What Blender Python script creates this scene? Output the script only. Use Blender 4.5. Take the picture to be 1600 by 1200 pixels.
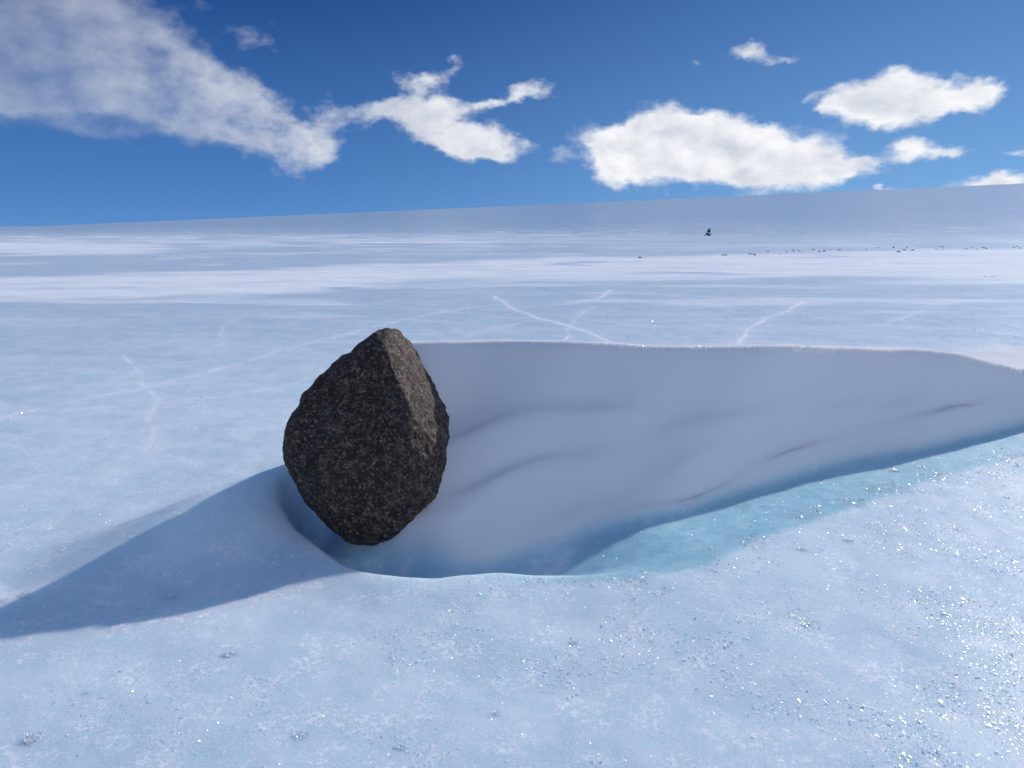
import bpy, bmesh, math, random
import numpy as np
from mathutils import Vector, Matrix, noise as mnoise
R = math.radians
SC = bpy.context.scene
for o in list(bpy.data.objects): bpy.data.objects.remove(o)
COL = SC.collection

# ------------------------------------------------------------------ camera
CAMH, PITCH, F = 1.40, R(11.27), 1230.0          # F in pixels of the 1600 px wide frame
cam = bpy.data.cameras.new('camera'); camo = bpy.data.objects.new('camera', cam); COL.objects.link(camo)
camo.location = (0, 0, CAMH); camo.rotation_euler = (math.pi/2 - PITCH, 0, 0)
cam.sensor_width = 36; cam.lens = 36*F/1600; cam.clip_start = 0.05; cam.clip_end = 20000
SC.camera = camo
def ray(px, py):
    a, b = (px-800)/F, (600-py)/F
    return np.array([a, math.cos(PITCH)+b*math.sin(PITCH), -math.sin(PITCH)+b*math.cos(PITCH)])
def at_y(px, py, y):
    d = ray(px, py); return np.array([0, 0, CAMH]) + d*(y/d[1])
def at_z(px, py, z=0.0):
    d = ray(px, py); return np.array([0, 0, CAMH]) + d*((z-CAMH)/d[2])

# ------------------------------------------------------------------ exposure, sun, sky
SC.view_settings.view_transform = 'Standard'; SC.view_settings.look = 'None'
SC.view_settings.exposure = 0.0; SC.view_settings.gamma = 1.0; SC.view_settings.use_curve_mapping = False
SUN_AZ, SUN_EL = R(47), R(27.5)
sd = Vector((math.sin(SUN_AZ)*math.cos(SUN_EL), math.cos(SUN_AZ)*math.cos(SUN_EL), math.sin(SUN_EL)))
sun = bpy.data.lights.new('sun', 'SUN'); suno = bpy.data.objects.new('sun', sun); COL.objects.link(suno)
sun.energy = 3.25; sun.angle = R(0.9); sun.color = (1.0, 0.965, 0.92)
suno.rotation_euler = (-sd).to_track_quat('-Z', 'Y').to_euler(); suno.location = sd*50

W = bpy.data.worlds.new('World'); SC.world = W; W.use_nodes = True
nt = W.node_tree; nt.nodes.clear()
def N(tree, typ, **kw):
    n = tree.nodes.new(typ)
    for k, v in kw.items():
        if k == 'inp':
            for kk, vv in v.items():
                if isinstance(vv, bpy.types.NodeSocket): tree.links.new(vv, n.inputs[kk])
                else: n.inputs[kk].default_value = vv
        else: setattr(n, k, v)
    return n
def M(tree, op, a, b=None, c=None, clamp=False):
    n = tree.nodes.new('ShaderNodeMath'); n.operation = op; n.use_clamp = clamp
    for i, v in enumerate((a, b, c)):
        if v is None: continue
        if isinstance(v, bpy.types.NodeSocket): tree.links.new(v, n.inputs[i])
        else: n.inputs[i].default_value = v
    return n.outputs[0]
def MR(tree, v, a, b, c=0.0, d=1.0, smooth=True):
    n = N(tree, 'ShaderNodeMapRange', interpolation_type='SMOOTHSTEP' if smooth else 'LINEAR',
          inp={'Value': v, 'From Min': a, 'From Max': b, 'To Min': c, 'To Max': d})
    return n.outputs[0]
def MIX(tree, fac, a, b, blend='MIX'):
    n = tree.nodes.new('ShaderNodeMix'); n.data_type = 'RGBA'; n.blend_type = blend
    for s, v in ((n.inputs[0], fac), (n.inputs[6], a), (n.inputs[7], b)):
        if isinstance(v, bpy.types.NodeSocket): tree.links.new(v, s)
        else: s.default_value = v if not isinstance(v, tuple) or len(v) == 4 else (*v, 1)
    return n.outputs[2]
def NOISE(tree, vec, scale, detail=4, rough=0.55, dist=0.0, color=False):
    n = N(tree, 'ShaderNodeTexNoise', inp={'Vector': vec, 'Scale': scale, 'Detail': detail, 'Roughness': rough, 'Distortion': dist})
    return n.outputs['Color' if color else 'Fac']

sky = N(nt, 'ShaderNodeTexSky', sky_type='NISHITA', sun_disc=False, sun_elevation=SUN_EL, sun_rotation=SUN_AZ,
        altitude=2200, air_density=1.0, dust_density=0.0, ozone_density=3.0)
SKYS = 0.10
tc = N(nt, 'ShaderNodeTexCoord').outputs['Generated']
# clouds: soft blobs laid out by azimuth and elevation of the sky, broken up by noise
sx = N(nt, 'ShaderNodeSeparateXYZ', inp={0: tc})
az = M(nt, 'ARCTAN2', sx.outputs[0], sx.outputs[1]); el = M(nt, 'ARCSINE', sx.outputs[2])
p0 = N(nt, 'ShaderNodeCombineXYZ', inp={0: az, 1: el}).outputs[0]
stretch = N(nt, 'ShaderNodeVectorMath', operation='MULTIPLY', inp={0: p0, 1: (1.0, 1.5, 1.0)}).outputs[0]
w1 = NOISE(nt, stretch, 13, 6, 0.62, color=True)
w1c = N(nt, 'ShaderNodeVectorMath', operation='SUBTRACT', inp={0: w1, 1: (0.5, 0.5, 0.5)}).outputs[0]
w1s = N(nt, 'ShaderNodeVectorMath', operation='MULTIPLY', inp={0: w1c, 1: (0.062, 0.048, 0)}).outputs[0]
pw = N(nt, 'ShaderNodeVectorMath', operation='ADD', inp={0: p0, 1: w1s}).outputs[0]
CL = [ # px, py, rx, ry, angle(deg, down to the right), strength
 (110,60,200,85,8,1.35),(250,130,170,55,22,1.25),(0,50,150,100,0,1.1),(-180,20,200,90,0,1.2),(350,185,120,36,22,1.1),(470,220,70,26,5,.95),
 (385,130,85,22,38,.6),(50,150,110,38,-5,.8),(500,235,45,20,-10,.7),(190,215,45,16,0,.6),(110,205,40,14,0,.5),(380,60,40,20,20,.45),
 (570,166,62,22,-6,1.1),(625,150,36,12,-10,.6),(695,106,36,18,-35,.7),(640,120,42,11,5,.75),(700,205,80,32,14,1.2),(770,225,55,20,5,.9),(650,190,30,24,20,.7),(745,158,95,13,-9,1.0),(690,140,35,25,0,.5),
 (830,140,45,12,-8,.6),(750,240,70,14,8,.6),(865,235,22,16,0,.5),
 (1008,226,84,44,0,1.5),(962,250,44,38,20,1.3),(1060,225,80,34,10,1.1),(1150,225,110,38,5,1.3),(1210,262,120,42,4,1.5),(1110,255,60,22,-10,.9),(1305,268,42,14,-8,.85),(1350,258,30,7,-10,.55),
 (1408,140,60,36,0,1.35),(1350,165,55,26,-15,1.0),(1470,152,90,22,-2,1.15),(1550,142,28,16,-8,.8),(1268,151,38,10,-5,.75),(1290,168,30,7,-8,.6),
 (1175,86,30,17,-5,.85),(1232,95,24,8,0,.75),(1085,88,26,7,15,.4),(1436,230,50,18,5,1.1),(1490,238,26,10,0,.55),(1590,232,34,10,-5,.95),
 (1560,278,54,13,-3,1.2),(1268,18,26,8,-20,.4),(1382,294,12,5,0,.7),(930,2,34,7,0,.4),
 (1870,150,110,40,5,1.2),(1900,250,160,30,0,1.2),(1780,20,90,30,10,.9),(-420,180,160,40,-8,1.2),(-350,-250,260,80,5,1.1),(500,-280,220,60,0,.8),(1500,-330,260,60,-10,.9),
]
acc = None
for (px, py, rx, ry, an, st) in CL:
    d = ray(px, py); d = d/np.linalg.norm(d)
    ca, ce = math.atan2(d[0], d[1]), math.asin(d[2])
    k = 1/F*math.cos(ca)**1.0
    mp = N(nt, 'ShaderNodeMapping', vector_type='TEXTURE', inp={'Vector': pw, 'Location': (ca, ce, 0), 'Rotation': (0, 0, R(-an)), 'Scale': (rx*k*1.02, ry*k*1.02, 1)})
    q = N(nt, 'ShaderNodeVectorMath', operation='DOT_PRODUCT', inp={0: mp.outputs[0], 1: mp.outputs[0]}).outputs['Value']
    e = M(nt, 'EXPONENT', M(nt, 'MULTIPLY', q, -1.0))
    acc = M(nt, 'MULTIPLY', e, st) if acc is None else M(nt, 'MULTIPLY_ADD', e, st, acc)
n2 = NOISE(nt, N(nt, 'ShaderNodeVectorMath', operation='ADD', inp={0: stretch, 1: N(nt, 'ShaderNodeVectorMath', operation='SCALE', inp={0: w1c, 'Scale': .03}).outputs[0]}).outputs[0], 19, 9, 0.58)
det = M(nt, 'MULTIPLY', M(nt, 'SUBTRACT', n2, 0.5), M(nt, 'ADD', MR(nt, az, -.5, -.22, 1.15, 3.0), MR(nt, az, -.1, .06, 0, -1.1)))
# cloud added overhead and behind, outside the view, to brighten the shadows
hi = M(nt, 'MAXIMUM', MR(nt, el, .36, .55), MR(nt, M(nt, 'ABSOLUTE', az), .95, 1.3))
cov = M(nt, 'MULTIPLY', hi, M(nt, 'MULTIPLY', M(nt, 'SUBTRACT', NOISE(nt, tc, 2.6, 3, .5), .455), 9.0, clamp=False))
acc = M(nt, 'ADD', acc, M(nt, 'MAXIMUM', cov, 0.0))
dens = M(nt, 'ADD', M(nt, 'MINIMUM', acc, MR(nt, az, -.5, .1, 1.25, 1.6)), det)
soft = MR(nt, az, -0.5, 0.12, 1.35, 0.80)                          # thin veil on the left, crisp cumulus to the right
alpha = M(nt, 'DIVIDE', M(nt, 'SUBTRACT', dens, MR(nt, az, -.3, .1, .50, .46)), soft, clamp=True)
alpha = MR(nt, alpha, 0, 1)
amax = MR(nt, az, -0.6, 0.0, 0.76, 0.99)
alpha = M(nt, 'MULTIPLY', alpha, amax)
off = N(nt, 'ShaderNodeVectorMath', operation='ADD', inp={0: stretch, 1: (0.012, 0.022, 0)}).outputs[0]
n3 = NOISE(nt, off, 17, 5, 0.6); n2b = NOISE(nt, stretch, 17, 5, 0.6)
rel = M(nt, 'MULTIPLY', M(nt, 'SUBTRACT', n2b, n3), 1.7)
body = MR(nt, dens, 0.5, 2.0, 0.0, 1.0)
big = NOISE(nt, stretch, 7, 3, 0.5)
shade = M(nt, 'ADD', rel, M(nt, 'ADD', 0.80, M(nt, 'MULTIPLY', body, M(nt, 'MULTIPLY', M(nt, 'SUBTRACT', big, 0.66), 1.2))), clamp=True)
lit = MIX(nt, MR(nt, az, -0.6, 0.2), (0.56, 0.61, 0.72), (0.97, 0.98, 1.0))
dark = MIX(nt, MR(nt, az, -0.6, 0.2), (0.27, 0.34, 0.50), (0.55, 0.60, 0.70))
ccol = MIX(nt, shade, dark, lit)
cscaled = N(nt, 'ShaderNodeVectorMath', operation='SCALE', inp={0: ccol, 'Scale': 1/SKYS}).outputs[0]
tint0 = N(nt, 'ShaderNodeVectorMath', operation='MULTIPLY', inp={0: sky.outputs[0], 1: (0.40, 0.56, 0.80)}).outputs[0]
ta = MR(nt, az, -.35, .75); te = M(nt, 'POWER', MR(nt, el, 0.0, .26, smooth=False), .7)
up = MIX(nt, ta, (.013, .068, .26), (.080, .215, .52)); lo = MIX(nt, ta, (.092, .270, .64), (.245, .510, .87))
grad = N(nt, 'ShaderNodeVectorMath', operation='SCALE', inp={0: MIX(nt, te, lo, up), 'Scale': 1/SKYS}).outputs[0]
tint = MIX(nt, .93, tint0, grad)
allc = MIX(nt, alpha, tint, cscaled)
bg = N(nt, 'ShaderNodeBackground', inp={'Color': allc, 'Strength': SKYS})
N(nt, 'ShaderNodeOutputWorld', inp={'Surface': bg.outputs[0]})

# ------------------------------------------------------------------ helpers
def tag(o, label=None, cat=None, group=None, kind=None):
    if label: o['label'] = label
    if cat: o['category'] = cat
    if group: o['group'] = group
    if kind: o['kind'] = kind
    return o
def empty(name, loc, rz=0):
    o = bpy.data.objects.new(name, None); COL.objects.link(o); o.location = loc; o.rotation_euler = (0, 0, rz)
    o.empty_display_size = .1; return o
def link(name, me, mat, parent=None, smooth=False):
    o = bpy.data.objects.new(name, me); COL.objects.link(o)
    if mat: me.materials.append(mat)
    if parent: o.parent = parent
    if smooth: me.shade_smooth()
    return o
def from_bm(name, bm, mat, parent=None, smooth=False):
    me = bpy.data.meshes.new(name); bm.to_mesh(me); bm.free(); return link(name, me, mat, parent, smooth)
def mat_new(name):
    m = bpy.data.materials.new(name); m.use_nodes = True; t = m.node_tree
    for n in list(t.nodes):
        if n.type != 'OUTPUT_MATERIAL' and n.type != 'BSDF_PRINCIPLED': t.nodes.remove(n)
    return m, t, t.nodes['Principled BSDF']
def simple(name, col, rough=.5, metal=0, var=.15, scale=30):
    m, t, b = mat_new(name); co = N(t, 'ShaderNodeTexCoord').outputs['Object']
    n = NOISE(t, co, scale, 4); c2 = tuple(max(0, c*(1-var)) for c in col); c3 = tuple(min(1, c*(1+var)) for c in col)
    t.links.new(MIX(t, n, c2, c3), b.inputs['Base Color']); b.inputs['Roughness'].default_value = rough; b.inputs['Metallic'].default_value = metal
    return m

# vectorised 2-D gradient noise
_rs = np.random.RandomState(7); _perm = _rs.permutation(512); _ang = _rs.rand(512)*2*np.pi
_gx, _gy = np.cos(_ang), np.sin(_ang)
def pn(x, y, seed=0):
    x = np.asarray(x, float)+seed*13.7; y = np.asarray(y, float)+seed*7.3
    xi = np.floor(x).astype(np.int64); yi = np.floor(y).astype(np.int64); fx, fy = x-xi, y-yi
    u, v = fx**3*(fx*(fx*6-15)+10), fy**3*(fy*(fy*6-15)+10)
    def g(i, j, a, b):
        h = _perm[(_perm[i & 511]+j) & 511]; return _gx[h]*a+_gy[h]*b
    return ((g(xi, yi, fx, fy)*(1-u)+g(xi+1, yi, fx-1, fy)*u)*(1-v)+(g(xi, yi+1, fx, fy-1)*(1-u)+g(xi+1, yi+1, fx-1, fy-1)*u)*v)*1.5
def fbm(x, y, o=4, seed=0, g=.5):
    s, a, f = 0, 1, 1
    for k in range(o): s = s+a*pn(x*f, y*f, seed+k); a *= g; f *= 2.03
    return s
def ss(a, b, x):
    t = np.clip((x-a)/(b-a), 0, 1); return t*t*(3-2*t)

# ------------------------------------------------------------------ terrain
crest_px = [(560,545,3.90),(665,543,3.92),(760,541,3.98),(900,540,3.98),(1050,541,4.09),(1210,542,4.29),(1310,544,4.64),(1420,547,5.02),(1500,551,5.22),(1560,568,5.41),(1600,577,5.55),(1700,592,5.95),(1900,622,6.8)]
cr = np.array([at_y(*c) for c in crest_px])
cr[:, 2] += 0.0
_cx = np.linspace(cr[0, 0], cr[-1, 0], 400)
def smooth1(a, k=15):
    p = np.pad(a, k, mode='edge'); kk = np.hanning(2*k+1); return np.convolve(p, kk/kk.sum(), 'valid')
_cy, _ch = smooth1(np.interp(_cx, cr[:, 0], cr[:, 1])), smooth1(np.interp(_cx, cr[:, 0], cr[:, 2]))
_sl = np.gradient(_cy, _cx)
rim_px = [(452,748),(436,768),(428,788),(440,802),(470,822),(500,850),(530,872),(562,887),(620,900),(680,906),(730,900),(790,896),(850,899),(900,899),(960,897),(1060,893),(1200,885)]
rim = np.array([at_z(a, b, float(np.interp(a, [440, 560, 700], [.11, .05, .022])))[:2] for a, b in rim_px])
def dense(P, n=260):
    s = np.r_[0, np.cumsum(np.linalg.norm(np.diff(P, axis=0), axis=1))]; t = np.linspace(0, s[-1], n)
    return np.c_[smooth1(np.interp(t, s, P[:, 0]), 4), smooth1(np.interp(t, s, P[:, 1]), 4)]
RD = dense(rim)
def pit_dist(x, y):
    out = np.full(x.shape, -1.0)
    m = (x > -1.6) & (x < 1.6) & (y > 2.1) & (y < 5.0)
    X, Y = x[m], y[m]; best = np.full(X.shape, 9.0)
    for k in range(0, len(RD)): best = np.minimum(best, (X-RD[k, 0])**2+(Y-RD[k, 1])**2)
    best = np.sqrt(best)
    i0 = np.argmin(RD[:, 0]); lo = RD[i0:]
    yr = np.interp(X, lo[:, 0], lo[:, 1]); up = RD[:i0+1]
    inside = (Y > yr) & (X > RD[i0, 0])
    out[m] = np.where(inside, best, -best); return out
def hill(x, y):
    yy = np.maximum(y, 1); t = (yy-240)/1260.
    S = np.where(t < 0, 0, np.where(t < 1, np.clip(t, 0, 1)**1.18*(1-.10*np.clip(t,0,1)**6)/.90, 1-0.25*(t-1)**2*np.sign(t-1)))
    S = np.where(t < 1, np.clip(t, 0, 1)**1.15, 1-.35*np.clip(t-1, 0, 2)**1.6)
    A = 40.5+63.75*np.clip(x/yy, -3, 3); A = np.where(A > 3, A, 3*np.exp((A-3)/14.))
    return np.maximum(A, 0)*S*np.clip(y/100., 0, 1)
def shadow_height(xm, ym):
    s1, s2 = math.sin(SUN_AZ), math.cos(SUN_AZ); tt = np.zeros_like(xm)
    for k in range(9):
        g_ = np.interp(xm+tt*s1, _cx, _cy)-ym-tt*s2; gp = np.interp(xm+tt*s1, _cx, _sl)*s1-s2
        tt = np.clip(tt-g_/np.minimum(gp, -.12), 0, 6)
    ch = np.interp(xm+tt*s1, _cx, _ch); return ch-tt*math.tan(SUN_EL), tt, ch
def face_relief(x, dd, w):
    """wind-shaped folds that run along the drift and rise to the right"""
    q = dd/w
    u = x*0.8; v = q*3.4+x*0.62
    a = fbm(u*0.9+.35*pn(x*2, q*3, 5), v*1.15+.3*pn(x*1.3, q*2, 9), 3, 21)
    b = fbm(u*2.2, v*3.0, 2, 31)
    return a*.050+b*.010
def terrain(x, y):
    r = np.hypot(x, y)
    z = hill(x, y)
    far = ss(12, 60, r)
    z = z + far*(fbm(x/55., y/22., 3, 3)*.10)*np.clip(r/60., .2, 3)
    z = z + .012*fbm(x/1.7, y/1.2, 3, 11)*ss(0, 1, r)*(1-far*.5) + .0035*fbm(x*3.1, y*3.1, 3, 15)*(r < 14)
    z = z - .50*np.exp(-((y-200)/75.)**2)
    # pit round the boulder
    pd = pit_dist(x, y)
    pf = ss(.80, -.05, x)*ss(5.0, 4.2, y)
    lipn = pd+.006*pn(x*9, y*9, 40)
    pit = .17*ss(0.0, .20, lipn)*pf
    lip = .022*np.exp(-(np.minimum(lipn, 0)/.16)**2)*(lipn <= 0)*ss(1.0, .3, x)+.022*(lipn > 0)*ss(1.0, .3, x)*ss(5.0, 4.2, y)*ss(-1.6,-1.0,x)
    sg = np.clip(((x+1.28)*(-.62)+(y-3.62)*(-.78))/1.0, -.45, 1.0)      # raised shoulder left of the hollow
    ax, ay = -1.28-.62*sg, 3.62-.78*sg
    rd2 = ((x-ax)**2+(y-ay)**2)
    z = z + .19*np.exp(-rd2/np.where((x-ax)*.78-(y-ay)*.62 > 0, .28, .34)**2)*ss(1.15, .1, sg)*(1-ss(.0, .12, lipn))
    lip = np.where((x > -1.6) & (x < 1.6) & (y > 2.1) & (y < 5.0), lip, 0)
    # lee drift
    c_y = np.interp(x, _cx, _cy); c_h = np.interp(x, _cx, _ch); sl = np.interp(x, _cx, _sl)
    d = (y-c_y)/np.sqrt(1+sl*sl)
    w = .62+.58*ss(-.75, .55, x)-.40*ss(.8, 2.9, x)
    p = 1.15+.33*ss(-.7, .9, x)-.3*ss(1., 2.8, x)
    q = np.clip(-d/w, 0, 1.5); e = .05; qq = np.sqrt(q*q+e*e)-e
    near = np.clip(1-qq, 0, 1)**p*(1-np.exp(-np.clip(1-qq, 0, 1)/.14))
    farp = 1/(1+(np.maximum(d, 0)/1.1)**2)*ss(4.5, 1.2, d)
    f = np.where(d < 0, near, farp)
    ends = ss(-.95, -.55, x)*ss(9.5, 6.0, x)
    fold = face_relief(x, np.maximum(-d, 0), w)*ss(0, .22, qq)*ss(1.15, .55, qq)*(d < 0)*(.3+.5*ss(-.6, .3, x)-.5*ss(.6, 2.2, x))
    dr = (c_h*f+fold)*ends*(r < 30)
    # face lowered under the sun line from the crest, shaped to stay in shade
    m = (d < 0) & (x > -1.0) & (x < 5.5) & (y > 2.0) & (y < 9.0)
    xm, ym = x[m], y[m]; sh, tt, ch_ = shadow_height(xm, ym); s1, s2 = math.sin(SUN_AZ), math.cos(SUN_AZ)
    hf = sh/np.maximum(np.interp(xm+tt*s1, _cx, _ch), .05)
    wx, wy = .35*pn(xm*1.3, hf*2.2, 61), .30*pn(xm*.9, hf*2.5, 62)
    relief = (.090*fbm(xm*.6+wx, hf*3.1-xm*.42+wy, 2, 63)+.020*fbm(xm*1.1+wx, hf*6.5-xm*1.0+wy*2, 2, 64)-.03*np.exp(-((hf-.62-.16*xm+.10*np.sin(xm*2.2))/.12)**2)*ss(-.2, .3, xm)*ss(2.2, 1.3, xm))*ss(.04, .35, tt)*ss(-.02, .45, hf)*np.clip(ch_/.8, .3, 1)
    lim = sh-.15*np.clip(np.interp(xm+tt*s1, _cx, _ch)/.6, 0, 1)*ss(0, .35, tt)+relief
    lim = lim.copy()
    a_, b_ = dr[m], np.where(lim > .03, lim, .03*np.exp(np.clip(lim-.03, -1, 0)/.03)); k_ = .003+.05*ss(0, .3, tt); h_ = np.clip(.5+.5*(b_-a_)/k_, 0, 1)
    low = b_*(1-h_)+a_*h_-k_*h_*(1-h_)
    dr = dr.copy(); dr[m] = np.maximum(low, 0)
    z = z + lip - pit*(1-np.clip(f*ends*1.3, 0, 1)) + np.where(np.abs(d) < 6, dr, 0)
    cover = f*ends; cover[m] = np.minimum(cover[m], np.clip(low, 0, None)*2.8)
    return z, cover, pd, pf

def build_ground():
    th_in = np.linspace(-R(41), R(41), 1500)
    th_out = np.linspace(R(41), 2*math.pi-R(41), 130)[1:-1]
    th = np.r_[th_in, th_out]
    rr = [0.35]
    while rr[-1] < 4200:
        r = rr[-1]
        k = .03 if r < 1.4 else .0036 if r < 6.5 else .0075 if r < 30 else .014 if r < 800 else .02
        rr.append(r*(1+k))
    rr = np.array(rr); nr, nth = len(rr), len(th)
    X = rr[:, None]*np.sin(th)[None]; Y = rr[:, None]*np.cos(th)[None]
    z, dr, pd, pf = terrain(X.ravel(), Y.ravel())
    X, Y = X.ravel(), Y.ravel()
    co = np.c_[X, Y, z]
    co = np.r_[co, [[0, 0, 0]]]
    i = np.arange(nr-1)[:, None]*nth; j = np.arange(nth)[None]; j2 = (j+1) % nth
    quads = np.stack([i+j, i+nth+j, i+nth+j2, i+j2], -1).reshape(-1, 4)[:, ::-1]
    tri = np.stack([np.full(nth, nr*nth), (np.arange(nth)+1) % nth, np.arange(nth)], -1)[:, ::-1]
    me = bpy.data.meshes.new('ice_field')
    me.vertices.add(len(co)); me.vertices.foreach_set('co', co.ravel())
    nl = quads.size+tri.size
    me.loops.add(nl); me.loops.foreach_set('vertex_index', np.r_[quads.ravel(), tri.ravel()].astype(np.int32))
    me.polygons.add(len(quads)+len(tri))
    st = np.r_[np.arange(len(quads))*4, quads.size+np.arange(len(tri))*3].astype(np.int32)
    me.polygons.foreach_set('loop_start', st)
    me.update(calc_edges=True); me.validate()
    me.shade_smooth()
    # ---- what lies where: snow cover, clear blue ice, healed cracks
    rad = np.hypot(X, Y)
    drift = ss(.05, .22, dr)
    wob = fbm(X/6., Y/3., 4, 50)
    def edge(pts):  # pixel edge -> forward distance as a function of bearing
        P = np.array([at_z(a, b, 0) for a, b in pts]); return P[:, 0]/P[:, 1], np.log(P[:, 1])
    tb = X/np.maximum(Y, .01)
    ly = np.log(np.maximum(Y, .5))
    def band(lo, hi, soft=.08, wa=.10):
        a, b = edge(lo); c, d = edge(hi)
        l0, l1 = np.interp(tb, a, b), np.interp(tb, c, d)
        return ss(-soft, soft, ly-l0+wa*wob)*ss(-soft*1.6, soft*1.6, l1-ly+wa*1.3*wob)*(Y > 5)
    snow = band([(-300,485),(0,474),(350,464),(700,440),(1100,434),(1600,440),(1900,445)], [(-300,436),(0,432),(350,424),(700,408),(1000,402),(1300,393),(1600,388),(1900,385)], .05, .07)
    n_a = fbm(X/9., Y/4., 4, 60)
    s2 = band([(-300,404),(0,399),(240,397),(330,394),(1900,392)], [(-300,380),(0,380),(260,380),(340,390),(1900,385)], .05, .1)*ss(.0, -.12, tb+.38)
    s3 = band([(-300,388),(0,385),(1900,372)], [(-300,366),(0,367),(800,362),(1900,360)], .12, .15)*ss(-.05, .25, n_a)*ss(.25, .0, tb-.05)
    streak = ss(.12, .42, fbm(X/14., Y/5., 4, 70))*ss(25, 50, Y)*ss(300, 120, Y)*ss(.35, -.25, tb)
    thin = ss(.30, .5, fbm(X/18., Y/6., 4, 77))*ss(30, 60, Y)*ss(500, 200, Y)
    rightband = band([(1250,364),(1300,362),(1600,361),(1900,361)], [(1250,359),(1300,358),(1600,356),(1900,356)], .10, .25)*ss(.30, .52, tb)
    fl = fbm(X/6.+.3*wob, Y/(1.1+Y*.035), 5, 150)
    S = np.clip(snow*(.84+.3*n_a)*ss(-1.15, -.45, fl)+s2*.75+s3*.5+streak*.55+thin*.4, 0, 1)
    veil = ss(-.1, .5, fbm(X/2.6+Y*.1, Y/.7, 5, 80))*ss(3.5, 6, Y)*.16          # thin wind-blown veil on the middle ice
    wisps = ss(.22, .5, fbm(X/8., Y/(.6+Y*.03), 5, 160))*ss(9, 14, Y)*ss(160, 60, Y)*.45
    S = np.clip(np.maximum(np.maximum(S, veil), wisps), 0, 1)
    # clear turquoise ice at the drift foot, shadow-edge scattered light painted into its colour
    fp = np.array([at_z(a, b, 0) for a, b in [(860,905),(980,890),(1090,872),(1160,835),(1280,795),(1380,762),(1460,735),(1600,695),(1800,665)]])
    fy = np.interp(X, fp[:, 0], fp[:, 1]); dd = (Y-fy)
    clear = np.exp(-((dd-.02)/np.where(dd > 0, .60, .16))**2)*ss(-.05, .5, X)*ss(5, 3.6, X)
    clear = np.maximum(clear, ss(.0, .10, pd)*.55*pf)
    clear = np.maximum(clear, .35*np.exp(-((X+1.25)/.25)**2-((Y-3.95)/.22)**2))
    # cracks
    C = np.zeros_like(X)
    cracks = [([(-60,668),(0,650),(110,628),(235,603),(330,580),(450,545),(600,506),(700,485),(770,477),(860,480)],.030,.8),
              ([(60,640),(230,634),(400,612),(520,580)],.022,.45),
              ([(190,555),(215,578),(232,605),(236,640),(234,700)],.026,.5),([(215,575),(300,565),(390,560)],.02,.3),
              ([(345,540),(350,510),(380,490)],.03,.3),
              ([(772,462),(800,482),(840,496),(895,512),(940,528),(960,545)],.045,.9),([(885,545),(885,515),(905,490),(930,478)],.03,.5),
              ([(955,452),(935,466),(900,473),(868,476)],.06,.65),([(855,490),(900,496),(955,504),(1010,512)],.03,.4),([(700,532),(780,512),(830,500)],.03,.35),
              ([(1255,470),(1225,488),(1190,500),(1165,520),(1152,545)],.05,.75),([(1440,486),(1400,500),(1380,508)],.05,.35),
              ([(100,1010),(260,870),(420,760)],.0,.0)]
    for pts, wd, st in cracks:
        if st == 0: continue
        P = dense(np.array([at_z(a, b, 0)[:2] for a, b in pts]), 160)
        m = (X > P[:, 0].min()-.5) & (X < P[:, 0].max()+.5) & (Y > P[:, 1].min()-.5) & (Y < P[:, 1].max()+.5)
        x, y = X[m]+.05*pn(X[m]*1.5, Y[m]*1.5, 90), Y[m]+.10*pn(X[m]*1.5, Y[m]*1.5, 91); b = np.full(x.shape, 99.)
        for k in range(len(P)): b = np.minimum(b, (x-P[k, 0])**2+(y-P[k, 1])**2)
        v = np.exp(-b/(wd*.75)**2)*st*(1.0+.9*fbm(x*3, y*3, 3, 92)) + np.exp(-b/(wd*4)**2)*st*.22
        C[m] = np.maximum(C[m], v)
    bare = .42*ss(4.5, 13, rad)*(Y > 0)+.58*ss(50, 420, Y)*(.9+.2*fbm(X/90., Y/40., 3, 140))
    for nm, arr in (('near', ss(26, 9, rad)), ('bare', np.clip(bare, 0, 1)), ('snow', S), ('drift', drift), ('clear', clear), ('crack', np.clip(C, 0, 1))):
        a = me.attributes.new(nm, 'FLOAT', 'POINT'); a.data.foreach_set('value', np.r_[arr, 0].astype(np.float32))
    return me

m_ice, t, b = mat_new('glacier ice and snow')
geo = N(t, 'ShaderNodeNewGeometry').outputs['Position']
A = {k: N(t, 'ShaderNodeAttribute', attribute_name=k).outputs['Fac'] for k in ('snow', 'drift', 'clear', 'crack', 'near')}
mott = NOISE(t, geo, 2.3, 6, 0.6); mott2 = NOISE(t, geo, 14, 6, 0.65); fine = NOISE(t, geo, 90, 4, 0.7)
ice = MIX(t, MR(t, mott, .35, .68), (0.55, 0.71, 0.795), (0.68, 0.805, 0.87))
ice = MIX(t, M(t, 'MULTIPLY', MR(t, mott2, .5, .75), .35), ice, (0.72, 0.79, 0.86))
grain = M(t, 'MULTIPLY', MR(t, fine, .55, .78), .35)
ice = MIX(t, grain, ice, (0.80, 0.85, 0.90))
clr = MIX(t, MR(t, mott2, .35, .7), (0.26, 0.52, 0.64), (0.38, 0.63, 0.73))
spots = MR(t, NOISE(t, geo, 22, 5, .7), .60, .70)
clr = MIX(t, M(t, 'MULTIPLY', spots, .5), clr, (0.2, 0.42, 0.55))
cm = MR(t, M(t, 'ADD', A['clear'], M(t, 'MULTIPLY', M(t, 'SUBTRACT', mott2, .5), .9)), .30, .75)
cr_a = MR(t, NOISE(t, geo, 5.5, 5, .7), .44, .62); cr_b = MR(t, NOISE(t, geo, 48, 6, .75), .515, .575); cr_c = MR(t, NOISE(t, geo, 130, 3, .7), .54, .61)
crumb = M(t, 'MAXIMUM', M(t, 'MULTIPLY', cr_a, cr_b), M(t, 'MULTIPLY', cr_c, MR(t, cr_a, 0, 1, .35, .9)))
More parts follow.
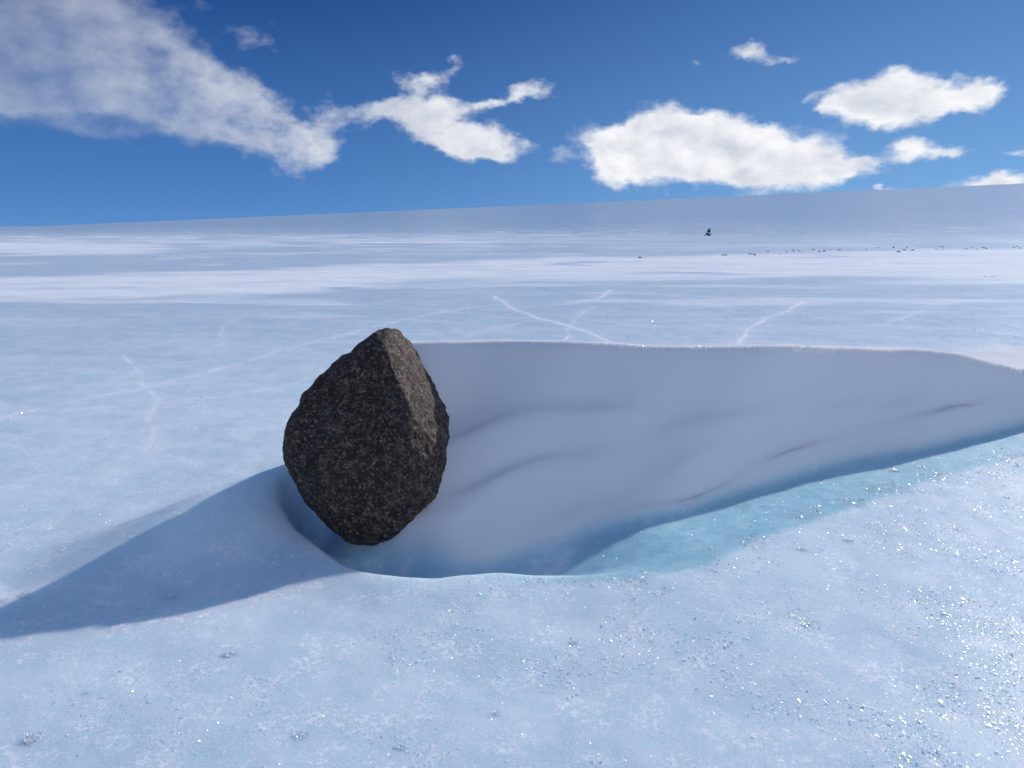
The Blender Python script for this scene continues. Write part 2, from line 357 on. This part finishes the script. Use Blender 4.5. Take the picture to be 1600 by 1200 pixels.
ice = MIX(t, M(t, 'MULTIPLY', crumb, .9), ice, (.96, .97, .98))
c1 = MIX(t, M(t, 'MULTIPLY', cm, .9), ice, clr)
sn = M(t, 'ADD', A['snow'], M(t, 'MULTIPLY', M(t, 'SUBTRACT', NOISE(t, N(t, 'ShaderNodeVectorMath', operation='MULTIPLY', inp={0: geo, 1: (.5, 1.0, 1)}).outputs[0], 0.9, 7, .7), .5), M(t, 'MULTIPLY', A['snow'], 2.2)), clamp=True)
bare = N(t, 'ShaderNodeAttribute', attribute_name='bare').outputs['Fac']
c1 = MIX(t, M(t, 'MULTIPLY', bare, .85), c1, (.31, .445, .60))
c1 = MIX(t, M(t, 'MULTIPLY', A['crack'], 1.35, clamp=True), c1, (0.88, 0.90, 0.93))
c2 = MIX(t, sn, c1, (0.90, 0.92, 0.94))
dcol = MIX(t, fine, (0.76, 0.75, 0.76), (0.84, 0.83, 0.835))
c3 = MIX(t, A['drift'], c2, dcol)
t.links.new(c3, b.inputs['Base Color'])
sno = M(t, 'MAXIMUM', M(t, 'MAXIMUM', A['drift'], sn), M(t, 'MULTIPLY', A['crack'], .5))
t.links.new(M(t, 'SUBTRACT', MR(t, sno, 0, 1, .42, .8), M(t, 'MULTIPLY', bare, .1)), b.inputs['Roughness'])
t.links.new(MR(t, sno, 0, 1, .16, .06), b.inputs['Specular IOR Level'])
b.inputs['IOR'].default_value = 1.31
# facets of frost grains: each grain has its own tilt and flashes when it faces the sun
def grain_tilt(sc, k):
    vv = N(t, 'ShaderNodeTexVoronoi', feature='F1', inp={'Vector': geo, 'Scale': sc, 'Randomness': 1.0})
    r_ = N(t, 'ShaderNodeVectorMath', operation='SUBTRACT', inp={0: vv.outputs['Color'], 1: (.5, .5, .5)}).outputs[0]
    r_ = N(t, 'ShaderNodeVectorMath', operation='MULTIPLY', inp={0: r_, 1: (k, k, k*.4)}).outputs[0]
    nn = N(t, 'ShaderNodeNewGeometry').outputs['Normal']
    a_ = N(t, 'ShaderNodeVectorMath', operation='ADD', inp={0: r_, 1: nn}).outputs[0]
    return N(t, 'ShaderNodeVectorMath', operation='NORMALIZE', inp={0: a_}).outputs[0], vv.outputs['Distance']
gt, gd = grain_tilt(170., 1.5)
cl_ = MR(t, NOISE(t, geo, 6, 5, .7), .42, .58)
inner = MR(t, gd, .34, .22)
b.inputs['Coat Roughness'].default_value = .26; t.links.new(gt, b.inputs['Coat Normal'])
t.links.new(M(t, 'MULTIPLY', M(t, 'MULTIPLY', cl_, inner), MR(t, A['drift'], 0, 1, .95, .15)), b.inputs['Coat Weight']); b.inputs['Coat IOR'].default_value = 1.5
hh = M(t, 'ADD', M(t, 'MULTIPLY', fine, .0022), M(t, 'MULTIPLY', mott2, .0035))
hh = M(t, 'ADD', hh, M(t, 'MULTIPLY', NOISE(t, geo, 330, 2, .6), .0006))
hs = M(t, 'MULTIPLY', hh, MR(t, A['drift'], 0, 1, 1.0, .22))
t.links.new(M(t, 'MULTIPLY', M(t, 'MULTIPLY', MR(t, A['drift'], 0, 1, .75, 0), A['near']), M(t, 'SUBTRACT', 1.0, crumb, clamp=True)), b.inputs['Subsurface Weight'])
b.inputs['Subsurface Radius'].default_value = (.35, .85, 1.0); b.inputs['Subsurface Scale'].default_value = .22
bump = N(t, 'ShaderNodeBump', inp={'Height': hs, 'Strength': 0.8, 'Distance': 1.0})
t.links.new(bump.outputs[0], b.inputs['Normal'])
ground_me = build_ground()
ground = link('ice_field', ground_me, m_ice)
tag(ground, 'pale blue glacier ice with snow bands, healed cracks and a wind-carved drift', 'ice', kind='structure')

def zt(x, y): return float(terrain(np.array([float(x)]), np.array([float(y)]))[0][0])

# ------------------------------------------------------------------ boulder
OUT = [(612,511),(628,512),(645,520),(664,541),(682,566),(694,588),(703,612),(704,640),(700,668),(698,700),(695,730),(688,758),(681,780),(660,806),(640,826),(615,848),(590,855),(562,851),(540,843),(515,822),(497,806),(478,784),(463,756),(454,735),(446,712),(450,684),(456,662),(472,636),(490,608),(520,580),(548,556),(575,528),(594,515)]
LEAN = R(24)
cen = at_y(583, 690, 3.60)
pn_ = np.array([0, -math.cos(LEAN), math.sin(LEAN)])             # normal of the leaning outline plane, towards the viewer
upv = np.array([0, math.sin(LEAN), math.cos(LEAN)]); rtv = np.array([1., 0, 0])
o3 = []
for a, b_ in OUT:
    d = ray(a, b_); k = np.dot(cen-np.array([0, 0, CAMH]), pn_)/np.dot(d, pn_)
    p = np.array([0, 0, CAMH])+d*k-cen; o3.append((math.atan2(np.dot(p, upv), np.dot(p, rtv)), math.hypot(np.dot(p, upv), np.dot(p, rtv))))
o3.sort(); oa = np.array([q[0] for q in o3]); orr = np.array([q[1] for q in o3])
oa = np.r_[oa-2*np.pi, oa, oa+2*np.pi]; orr = np.r_[orr, orr, orr]
def make_boulder():
    bm = bmesh.new(); bmesh.ops.create_icosphere(bm, subdivisions=7, radius=1)
    me = bpy.data.meshes.new('boulder'); bm.to_mesh(me); bm.free()
    n = len(me.vertices); V = np.empty(n*3); me.vertices.foreach_get('co', V); V = V.reshape(-1, 3)
    a, bb, c = V.T
    ph = np.arctan2(bb, a); s = np.hypot(a, bb); rr = np.interp(ph, oa, orr)
    s2 = s**.92
    x, y = rr*s2*np.cos(ph), rr*s2*np.sin(ph)
    thick = np.where(c > 0, .30, .30)*(1-.28*np.clip(y/.5, 0, 1.2)**1.3)*(1-.12*np.clip(-y/.4, 0, 1))
    dz = np.sign(c)*np.abs(c)**.85*thick
    P = np.c_[x, y, dz]
    # broad faces worn flat
    for nrm, dd, k in (((.84, .42, .37), .294, .72), ((-.30, .10, .95), .262, .8), ((.12, -.45, .88), .285, .7), ((-.12, .17, .98), .232, .85), ((-.62, .5, .60), .36, .6), ((-.5, -.55, .67), .36, .6)):
        nv = np.array(nrm); nv = nv/np.linalg.norm(nv); e = P@nv-dd+.010*fbm(P[:, 0]*7+3, P[:, 1]*7, 3, 200)
        e = np.where(e > 0, e, 0); P = P-nv*(e*k)[:, None]*np.clip(e/.035, 0, 1)[:, None]
    Pn = P/np.linalg.norm(P, axis=1)[:, None]
    dis = np.empty(n)
    for i in range(n):
        v = Vector(P[i])
        f1 = mnoise.fractal(v*4.0+Vector((3, 1, 7)), 1.0, 2.0, 3)
        f2 = mnoise.fractal(v*22, .8, 2.1, 4)
        f3 = mnoise.cell(v*0) if False else abs(mnoise.noise(v*60))
        dis[i] = .019*f1+.0085*f2-.004*f3
    P = P+Pn*dis[:, None]
    Wd = cen+P[:, :1]*rtv+P[:, 1:2]*upv+P[:, 2:3]*pn_
    base = np.array([cen[0], cen[1]-.2, -.15])
    me.vertices.foreach_set('co', (Wd-base).ravel()); me.update(); me.shade_smooth()
    return me, base
m_rock, t, b = mat_new('dark granite gneiss')
co = N(t, 'ShaderNodeTexCoord').outputs['Object']
big = NOISE(t, co, 3.2, 4, .55); med = NOISE(t, co, 22, 6, .7, .3); gr = NOISE(t, co, 75, 5, .75)
vor = N(t, 'ShaderNodeTexVoronoi', feature='F1', inp={'Vector': co, 'Scale': 120.0, 'Randomness': 1.0})
vc = N(t, 'ShaderNodeSeparateColor', inp={0: vor.outputs['Color']}).outputs[0]
c = MIX(t, MR(t, big, .38, .62), (.085, .047, .030), (.082, .066, .052))
c = MIX(t, MR(t, NOISE(t, co, 5.5, 5, .6), .52, .68), c, (.120, .055, .026))
c = MIX(t, MR(t, med, .35, .60), MIX(t, .72, c, (.012, .011, .011)), c)
c = MIX(t, M(t, 'MULTIPLY', MR(t, med, .50, .68), .75), c, (.24, .18, .135))
c = MIX(t, M(t, 'MULTIPLY', MR(t, vc, .72, .86), M(t, 'MULTIPLY', MR(t, gr, .42, .62), .85)), c, (.40, .31, .245))
c = MIX(t, M(t, 'MULTIPLY', MR(t, vc, .28, .12), .8), c, (.014, .012, .012))
c = MIX(t, 1.0, c, (.86, .79, .76), 'MULTIPLY')
t.links.new(c, b.inputs['Base Color']); b.inputs['Roughness'].default_value = .72; b.inputs['Specular IOR Level'].default_value = .35
h = M(t, 'ADD', M(t, 'MULTIPLY', med, .012), M(t, 'ADD', M(t, 'MULTIPLY', gr, .007), M(t, 'MULTIPLY', vc, .0016)))
t.links.new(N(t, 'ShaderNodeBump', inp={'Height': h, 'Strength': .9, 'Distance': 1.0}).outputs[0], b.inputs['Normal'])
bme, bbase = make_boulder()
boulder = link('boulder', bme, m_rock); boulder.location = bbase
tag(boulder, 'large dark brown speckled granite boulder standing in a wind-scooped hollow', 'boulder')

# ------------------------------------------------------------------ frost crystals and rime clumps
m_fr, t, b = mat_new('frost crystal')
out = [n for n in t.nodes if n.type == 'OUTPUT_MATERIAL'][0]; t.nodes.remove(b)
df = N(t, 'ShaderNodeBsdfDiffuse', inp={'Color': (.90, .93, .96, 1)}); tr = N(t, 'ShaderNodeBsdfTranslucent', inp={'Color': (.92, .94, .97, 1)})
gl = N(t, 'ShaderNodeBsdfGlossy', inp={'Color': (.9, .9, .9, 1), 'Roughness': .3})
m1 = N(t, 'ShaderNodeMixShader', inp={0: .22, 1: df.outputs[0], 2: tr.outputs[0]}); m2 = N(t, 'ShaderNodeMixShader', inp={0: .2, 1: m1.outputs[0], 2: gl.outputs[0]})
t.links.new(m2.outputs[0], out.inputs[0])

def flakes_mesh(name, P, S, rs, flat=.55):
    """thin irregular crystal plates, one per point"""
    n = len(P); k = 5
    ang = np.sort(rs.rand(n, k)*1.0, axis=1)*0+np.linspace(0, 2*np.pi, k, endpoint=False)[None]+rs.uniform(-.4, .4, (n, k))
    rad = rs.uniform(.55, 1.0, (n, k))*S[:, None]
    nz = rs.normal(size=(n, 3))*np.where(rs.rand(n) < .72, .13, flat)[:, None]; nz[:, 2] = 1.0; nz /= np.linalg.norm(nz, axis=1)[:, None]
    t1 = np.cross(nz, rs.normal(size=(n, 3))); t1 /= np.linalg.norm(t1, axis=1)[:, None]; t2 = np.cross(nz, t1)
    asp = rs.uniform(.35, 1., n)
    co = P[:, None]+t1[:, None]*(np.cos(ang)*rad)[..., None]+t2[:, None]*(np.sin(ang)*rad*asp[:, None])[..., None]
    me = bpy.data.meshes.new(name); me.vertices.add(n*k); me.vertices.foreach_set('co', co.ravel())
    me.loops.add(n*k); me.loops.foreach_set('vertex_index', np.arange(n*k, dtype=np.int32))
    me.polygons.add(n); me.polygons.foreach_set('loop_start', (np.arange(n)*k).astype(np.int32)); me.update(calc_edges=True)
    return me
rs = np.random.RandomState(3)
def scatter(n, x0, x1, y0, y1, prob):
    x = rs.uniform(x0, x1, n); y = y0*(y1/y0)**rs.rand(n)
    m = rs.rand(n) < prob(x, y); x, y = x[m], y[m]
    return x, y, terrain(x, y)
def prob(x, y):
    cl = np.clip(.5+1.3*fbm(x*2.2, y*2.2, 4, 100), 0, 1)**2
    fp = [(-4, .22), (-1.2, .30), (0, .45), (1.0, .66), (2.5, .9), (6, 1.)]
    dens = np.minimum(1, 1.5*np.interp(x/np.maximum(y, 1)*3.2, [a for a, _ in fp], [b for _, b in fp]))
    dens *= np.interp(y, [1, 4, 6, 9, 14], [1, .9, .55, .35, .2])
    return cl*dens
x, y, (z, dr, pd, pf) = scatter(1100000, -5, 8, 1.2, 14, prob)
edge_y = np.interp(x, [.1, .5, 1.1, 1.9, 3.5, 6], [3.10, 3.18, 3.65, 4.25, 5.1, 7.0])
keep = (dr < .04) & (pd < .0) & ~((y > edge_y-.10) & (y < edge_y+1.2) & (x > .2))
x, y, z = x[keep], y[keep], z[keep]
S = rs.lognormal(math.log(.0023), .55, len(x)); S = np.clip(S, .001, .009)*np.interp(y, [2, 6, 14], [1, 1.35, 2.2])
P = np.c_[x, y, z+S*.35]
# grains along the sunlit edge of the hollow and of the drift
ex = rs.uniform(-.9, 1.1, 2600); ey = np.interp(ex, RD[:, 0][np.argmin(RD[:, 0]):], RD[:, 1][np.argmin(RD[:, 0]):])-np.abs(rs.normal(0, .03, 2600))-.012
FP = np.array([at_z(a, b, 0) for a, b in [(860,905),(980,890),(1090,872),(1160,835),(1280,795),(1380,762),(1460,735),(1600,695),(1800,665)]])
ex2 = rs.uniform(.2, 4.2, 16000); ey2 = np.interp(ex2, FP[:, 0], FP[:, 1])+.06-np.abs(rs.normal(0, .22, 16000))
k1 = rs.rand(2600) < (ss(-.2, .4, ex)*.9+.06)*(ex < .55); k2 = fbm(ex2*5, ey2*5, 4, 120) > .12+.3*rs.rand(16000)
ex, ey = np.r_[ex[k1], ex2[k2]], np.r_[ey[k1], ey2[k2]]
ez = terrain(ex, ey)[0]; S1 = np.clip(rs.lognormal(math.log(.0036), .5, len(ex)), .0012, .014)
P = np.r_[P, np.c_[ex, ey, ez+S1*.15]]; S = np.r_[S, S1]
gx = rs.uniform(cr[1, 0], 6.0, 9000); gy = np.interp(gx, _cx, _cy)+np.abs(rs.normal(0, .035, 9000))-.015
gz = terrain(gx, gy)[0]; S2 = np.clip(rs.lognormal(math.log(.0023), .45, len(gx)), .0008, .006)*np.interp(gy, [4, 7], [1, 1.5])
P = np.r_[P, np.c_[gx, gy, gz+S2*.3]]; S = np.r_[S, S2]
print('FLAKES', len(P))
frost = link('frost_crystals', flakes_mesh('frost_crystals', P, S, rs), m_fr)
tag(frost, 'loose sparkling frost crystals strewn over the ice around the boulder', 'frost', kind='stuff')

m_rime, t, b = mat_new('rime snow')
co = N(t, 'ShaderNodeTexCoord').outputs['Object']
t.links.new(MIX(t, NOISE(t, co, 120, 4), (.90, .92, .94), (.97, .98, .985)), b.inputs['Base Color']); b.inputs['Roughness'].default_value = .7
b.inputs['Subsurface Weight'].default_value = 1.0; b.inputs['Subsurface Radius'].default_value = (1, 1, 1); b.inputs['Subsurface Scale'].default_value = .03
m_pl = m_fr.copy(); m_pl.name = 'rime plates'
for n_ in m_pl.node_tree.nodes:
    if n_.type == 'MIX_SHADER' and abs(n_.inputs[0].default_value-.22) < .01: n_.inputs[0].default_value = .55
def clump_mesh(seed, size, flat=.07, n=14):
    """one ragged heap: a low knobbly mound with feathery plates growing out of it"""
    r = random.Random(seed); bm = bmesh.new(); of = Vector((seed*3.1, seed*1.7, 0))
    bmesh.ops.create_icosphere(bm, subdivisions=4, radius=1)
    for v in bm.verts:
        d = v.co.copy(); f = 1+.55*mnoise.noise(d*1.6+of)+.35*mnoise.noise(d*4+of)+.16*mnoise.noise(d*9+of)
        v.co = Vector((d.x*1.15*f, d.y*.8*f, d.z*flat*f*(.9 if d.z > 0 else .2)))*size*.62
    base = [v.co.copy() for v in bm.verts if v.co.z > -.02*size]
    for k in range(n*12):
        c = r.choice(base)*r.uniform(.7, 1.25)+Vector((0, 0, size*r.uniform(0, .18))); nv = Vector((r.gauss(0, .35), r.gauss(0, .35), 1)).normalized(); u = nv.cross(Vector((r.gauss(0, 1), r.gauss(0, 1), 0))).normalized(); w_ = u.cross(nv); L = size*r.uniform(.08, .24); B = L*r.uniform(.3, .6)
        q = [bm.verts.new(c-u*L*.5-w_*B*.2), bm.verts.new(c+u*L*.3-w_*B*.5), bm.verts.new(c+u*L), bm.verts.new(c+u*L*.3+w_*B*.5)]
        bm.faces.new(q).material_index = 1
    me = bpy.data.meshes.new('rime_clump'); bm.to_mesh(me); bm.free(); return me
def terrain_hit(px, py, y0=8, y1=1600):
    """first point of the terrain along a line of sight"""
    d = ray(px, py); ys = np.geomspace(y0, y1, 2600); k = ys/d[1]
    X, Y, Z = d[0]*k, d[1]*k, CAMH+d[2]*k
    h = terrain(X, Y)[0]; i = np.argmax(h >= Z); return X[i], Y[i], h[i]
CLUMPS = [
 (265,931,.030,'bright white rime clump at the lower edge of the boulder shadow'),
 (209,957,.019,'rounded white rime nugget just below the tip end of the shadow'),
 (155,950,.017,'small white rime clump left of the rounded nugget in the shadow'),
 (38,930,.032,'flat white rime patch at the left border beside the shadow'),
 (6,938,.022,'white rime clump cut by the left frame border'),
 (357,1023,.026,'tall feathery rime clump in the left foreground ice'),
 (48,1155,.034,'wide flat rime patch in the bottom left corner'),
 (470,1150,.026,'white rime clump on the bottom foreground ice left of centre'),
 (133,1083,.013,'tiny white rime bump alone on the lower left ice'),
 (895,1005,.022,'rime clump on the foreground ice below the hollow rim'),
 (1258,977,.023,'brightest ragged rime clump in the right foreground'),
 (1325,845,.026,'low rime heap just below the turquoise ice'),
 (1253,858,.022,'dull rime patch left of the low heap under the turquoise ice'),
 (1397,736,.040,'large branching rime clump at the upper edge of the sparkling ice'),
 (1438,730,.026,'rime clump right beside the large branching one'),
 (1352,764,.022,'small round rime clump on the turquoise ice border'),
 (1590,728,.024,'sparkling rime lump at the right border below the drift'),
 (1574,778,.020,'second rime lump from the right border below the drift'),
 (1498,828,.018,'compact bright rime lump in the right middle ice'),
 (1547,432,.20,'white snow hummock far right on the edge of the snow band'),
 (478,897,.018,'rime clump on the lip of the hollow left of the boulder foot'),
 (1135,1010,.014,'small rime tuft in the middle of the lower right ice'),
 (775,1115,.016,'rime tuft near the bottom centre of the ice'),
 (625,1168,.020,'rime clump close to the bottom border left of centre'),
 (1475,962,.022,'slanted rime sliver patch in the lower right ice'),
]
for i, (px, py, s, lab) in enumerate(CLUMPS):
    s *= 1.2 if s < .1 else 1
    p = terrain_hit(px, py, 1.2, 60)
    o = link('rime_clump', clump_mesh(i+5, s, n=18 if s < .1 else 26), m_rime); print('CL', px, py, [round(float(q), 2) for q in p]) if py < 800 else None; o.data.materials.append(m_fr); o.location = (p[0], p[1], zt(p[0], p[1])-s*.03)
    tag(o, lab, 'rime clump', 'rime clumps scattered on the ice')

# ------------------------------------------------------------------ stones on the far snow band
m_st = simple('dark moraine stone', (.050, .047, .046), .8, var=.4, scale=6)
def stone_mesh(seed):
    r = random.Random(seed); bm = bmesh.new(); bmesh.ops.create_icosphere(bm, subdivisions=3, radius=1)
    of = Vector((r.uniform(0, 50), r.uniform(0, 50), 0))
    for v in bm.verts: v.co *= 1+.35*mnoise.noise(v.co*1.1+of)+.12*mnoise.noise(v.co*3+of)
    me = bpy.data.meshes.new('stone'); bm.to_mesh(me); bm.free(); me.materials.append(m_st); me.shade_smooth(); return me
SM = [stone_mesh(k) for k in range(6)]
STN = [(1000,403,.11,.055,'lone dark stone on the far snow band, well left of the rubble line'),
       (1404,394,.15,.07,'widest dark stone in front of the rubble line'),
       (1396,387,.10,.09,'upright dark stone at the back of the rubble line'),
       (1413,391,.11,.06,'dark stone between the upright stone and the wide one'),
       (1132,399,.20,.05,'low flat dark stone below the snowmobile')]
rg = random.Random(11)
for k in range(46):
    px = rg.choice([rg.uniform(1170, 1300), rg.uniform(1300, 1600), rg.uniform(1430, 1600)]); py = np.interp(px, [1170, 1300, 1600], [397.5, 391, 386.5])+rg.gauss(0, 1.4)
    STN.append((px, py, rg.uniform(.03, .13), rg.uniform(.02, .07), None))
for i, (px, py, w_, h_, lab) in enumerate(STN):
    w_ *= .62; h_ *= .7
    X_, Y_, Z_ = terrain_hit(px, py)
    o = bpy.data.objects.new('stone', SM[i % 6]); COL.objects.link(o); o.location = (X_, Y_, Z_+h_*.25); o.scale = (w_*1.3, w_, h_); o.rotation_euler = (0, 0, rg.uniform(-.5, .5))
    tag(o, lab or 'small dark stone in the rubble line along the far edge of the snow band', 'stone', 'dark stones along the far snow band')

# ------------------------------------------------------------------ snowmobile and rider
m_blk = simple('black plastic', (.025, .027, .032), .45); m_body = simple('charcoal body panels', (.035, .045, .055), .35)
m_rub = simple('track rubber', (.02, .02, .02), .8); m_win = simple('smoked windscreen', (.05, .06, .07), .15)
m_lamp = simple('headlamp lens', (.75, .72, .68), .15, var=.05); m_ski = simple('dark ski', (.03, .03, .035), .4); m_suit = simple('navy snow suit', (.020, .028, .060), .8)
m_hel = simple('dark helmet', (.02, .03, .06), .25); m_gl = simple('black glove', (.015, .015, .018), .8)
def box(bm, c, s, taper=(1, 1), rot=None, bev=.02):
    g = bmesh.ops.create_cube(bm, size=1)['verts']
    for v in g:
        tz = v.co.z+.5; kx, ky = 1+(taper[0]-1)*tz, 1+(taper[1]-1)*tz
        v.co = Vector((v.co.x*s[0]*kx, v.co.y*s[1]*ky, v.co.z*s[2]))
        if rot: v.co = rot@v.co
        v.co += Vector(c)
    es = {e for v in g for e in v.link_edges}
    if bev: bmesh.ops.bevel(bm, geom=list(es), offset=bev, segments=2, affect='EDGES', profile=.6)
def tube(bm, a, b_, r, seg=10):
    a, b_ = Vector(a), Vector(b_); d = b_-a
    bmesh.ops.create_cone(bm, cap_ends=True, segments=seg, radius1=r, radius2=r, depth=d.length, matrix=Matrix.Translation((a+b_)/2)@d.to_track_quat('Z', 'Y').to_matrix().to_4x4())
sx_, sy_, sz_ = terrain_hit(1107, 368.5); print('SNOWMOBILE', sx_, sy_, sz_)
sm = empty('snowmobile', (sx_, sy_, sz_), R(150)); KS = 1.0     # nose along local +y, turned to face the viewer
tag(sm, 'dark snowmobile driving towards the viewer on the far blue ice', 'snowmobile')
Rx = lambda a: Matrix.Rotation(R(a), 3, 'X')
bm = bmesh.new(); box(bm, (0, .55, .42), (.80, 1.1, .34), (.75, .85), bev=.06); box(bm, (0, .55, .64), (.62, .8, .24), (.55, .5), Rx(-8), bev=.06); from_bm('hood', bm, m_body, sm)
bm = bmesh.new(); box(bm, (0, -.65, .40), (.46, 1.5, .26), (.85, 1), bev=.04); from_bm('tunnel', bm, m_blk, sm)
bm = bmesh.new(); box(bm, (0, -.55, .62), (.36, 1.1, .20), (.75, .9), bev=.06); from_bm('seat', bm, m_blk, sm)
bm = bmesh.new(); box(bm, (0, -.55, .17), (.40, 1.9, .30), (1, .82), bev=.07)
for k in range(18): box(bm, (0, -1.4+k*.1, .015), (.40, .03, .03), bev=0)
from_bm('track', bm, m_rub, sm)
bm = bmesh.new(); box(bm, (0, .42, .92), (.50, .03, .36), (.7, 1), Rx(28), bev=.01); from_bm('windscreen', bm, m_win, sm)
bm = bmesh.new(); tube(bm, (-.38, .05, 1.0), (.38, .05, 1.0), .02); tube(bm, (0, .25, .75), (0, .05, 1.0), .025); from_bm('handlebar', bm, m_blk, sm)
bm = bmesh.new(); box(bm, (0, .98, .62), (.26, .08, .14), bev=.03); from_bm('headlight', bm, m_lamp, sm)
for s in (-1, 1):
    bm = bmesh.new(); box(bm, (s*.50, .75, .04), (.16, 1.15, .035), bev=.01); box(bm, (s*.50, 1.38, .11), (.15, .26, .03), rot=Rx(35), bev=.01); sk = from_bm('ski', bm, m_ski, sm)
    bm = bmesh.new(); tube(bm, (s*.50, .75, .05), (s*.42, .72, .42), .035); tube(bm, (s*.50, .72, .16), (s*.2, .72, .32), .025); from_bm('suspension_strut', bm, m_blk, sk)
# rider: one skinned body
def skin_body():
    J = {'pel': (0, -.45, .80, .17), 'ab': (0, -.42, .98, .16), 'ch': (0, -.36, 1.18, .19), 'nk': (0, -.33, 1.36, .07), 'hd': (0, -.31, 1.46, .10), 'ht': (0, -.30, 1.56, .10)}
    E = [('pel', 'ab'), ('ab', 'ch'), ('ch', 'nk'), ('nk', 'hd'), ('hd', 'ht')]
    for s, n in ((-1, 'l'), (1, 'r')):
        J.update({n+'sh': (s*.20, -.34, 1.28, .085), n+'el': (s*.36, -.22, 1.05, .065), n+'wr': (s*.33, .02, 1.02, .045), n+'ha': (s*.32, .08, 1.02, .045),
                  n+'hi': (s*.12, -.42, .78, .12), n+'kn': (s*.27, .02, .72, .085), n+'an': (s*.26, -.05, .34, .06), n+'to': (s*.27, .12, .30, .05)})
        E += [('ch', n+'sh'), (n+'sh', n+'el'), (n+'el', n+'wr'), (n+'wr', n+'ha'), ('pel', n+'hi'), (n+'hi', n+'kn'), (n+'kn', n+'an'), (n+'an', n+'to')]
    ks = list(J); me = bpy.data.meshes.new('person'); me.from_pydata([J[k][:3] for k in ks], [(ks.index(a), ks.index(b_)) for a, b_ in E], [])
    o = bpy.data.objects.new('person', me); COL.objects.link(o); me.materials.append(m_suit)
    md = o.modifiers.new('skin', 'SKIN'); md.use_smooth_shade = True
    for k, sv in zip(ks, me.skin_vertices[0].data): sv.radius = (J[k][3], J[k][3]); sv.use_root = (k == 'pel')
    o.modifiers.new('sub', 'SUBSURF').levels = 2; o.modifiers['sub'].render_levels = 2
    return o
pe = skin_body(); pe.location = sm.location; pe.rotation_euler = sm.rotation_euler
tag(pe, 'rider in a dark navy suit and helmet sitting on the far snowmobile', 'person')
bm = bmesh.new(); bmesh.ops.create_uvsphere(bm, u_segments=20, v_segments=12, radius=.15, matrix=Matrix.Translation((0, -.29, 1.53))@Matrix.Diagonal((.9, 1.1, 1.05, 1))); box(bm, (0, -.15, 1.46), (.16, .1, .1), bev=.03); hm = from_bm('helmet', bm, m_hel, pe, True)
bm = bmesh.new(); box(bm, (0, -.135, 1.55), (.19, .04, .08), bev=.015); from_bm('goggles', bm, m_win, hm)
for s in (-1, 1):
    bm = bmesh.new(); box(bm, (s*.32, .05, 1.02), (.10, .11, .09), bev=.03)
    for k in range(4): tube(bm, (s*.32-.038+k*.025, .095, 1.045), (s*.32-.038+k*.025, .10, .985), .012, 6)
    from_bm('glove', bm, m_gl, pe)
SC.render.engine = 'CYCLES'; SC.cycles.max_bounces = 8; SC.cycles.diffuse_bounces = 3; SC.cycles.glossy_bounces = 2
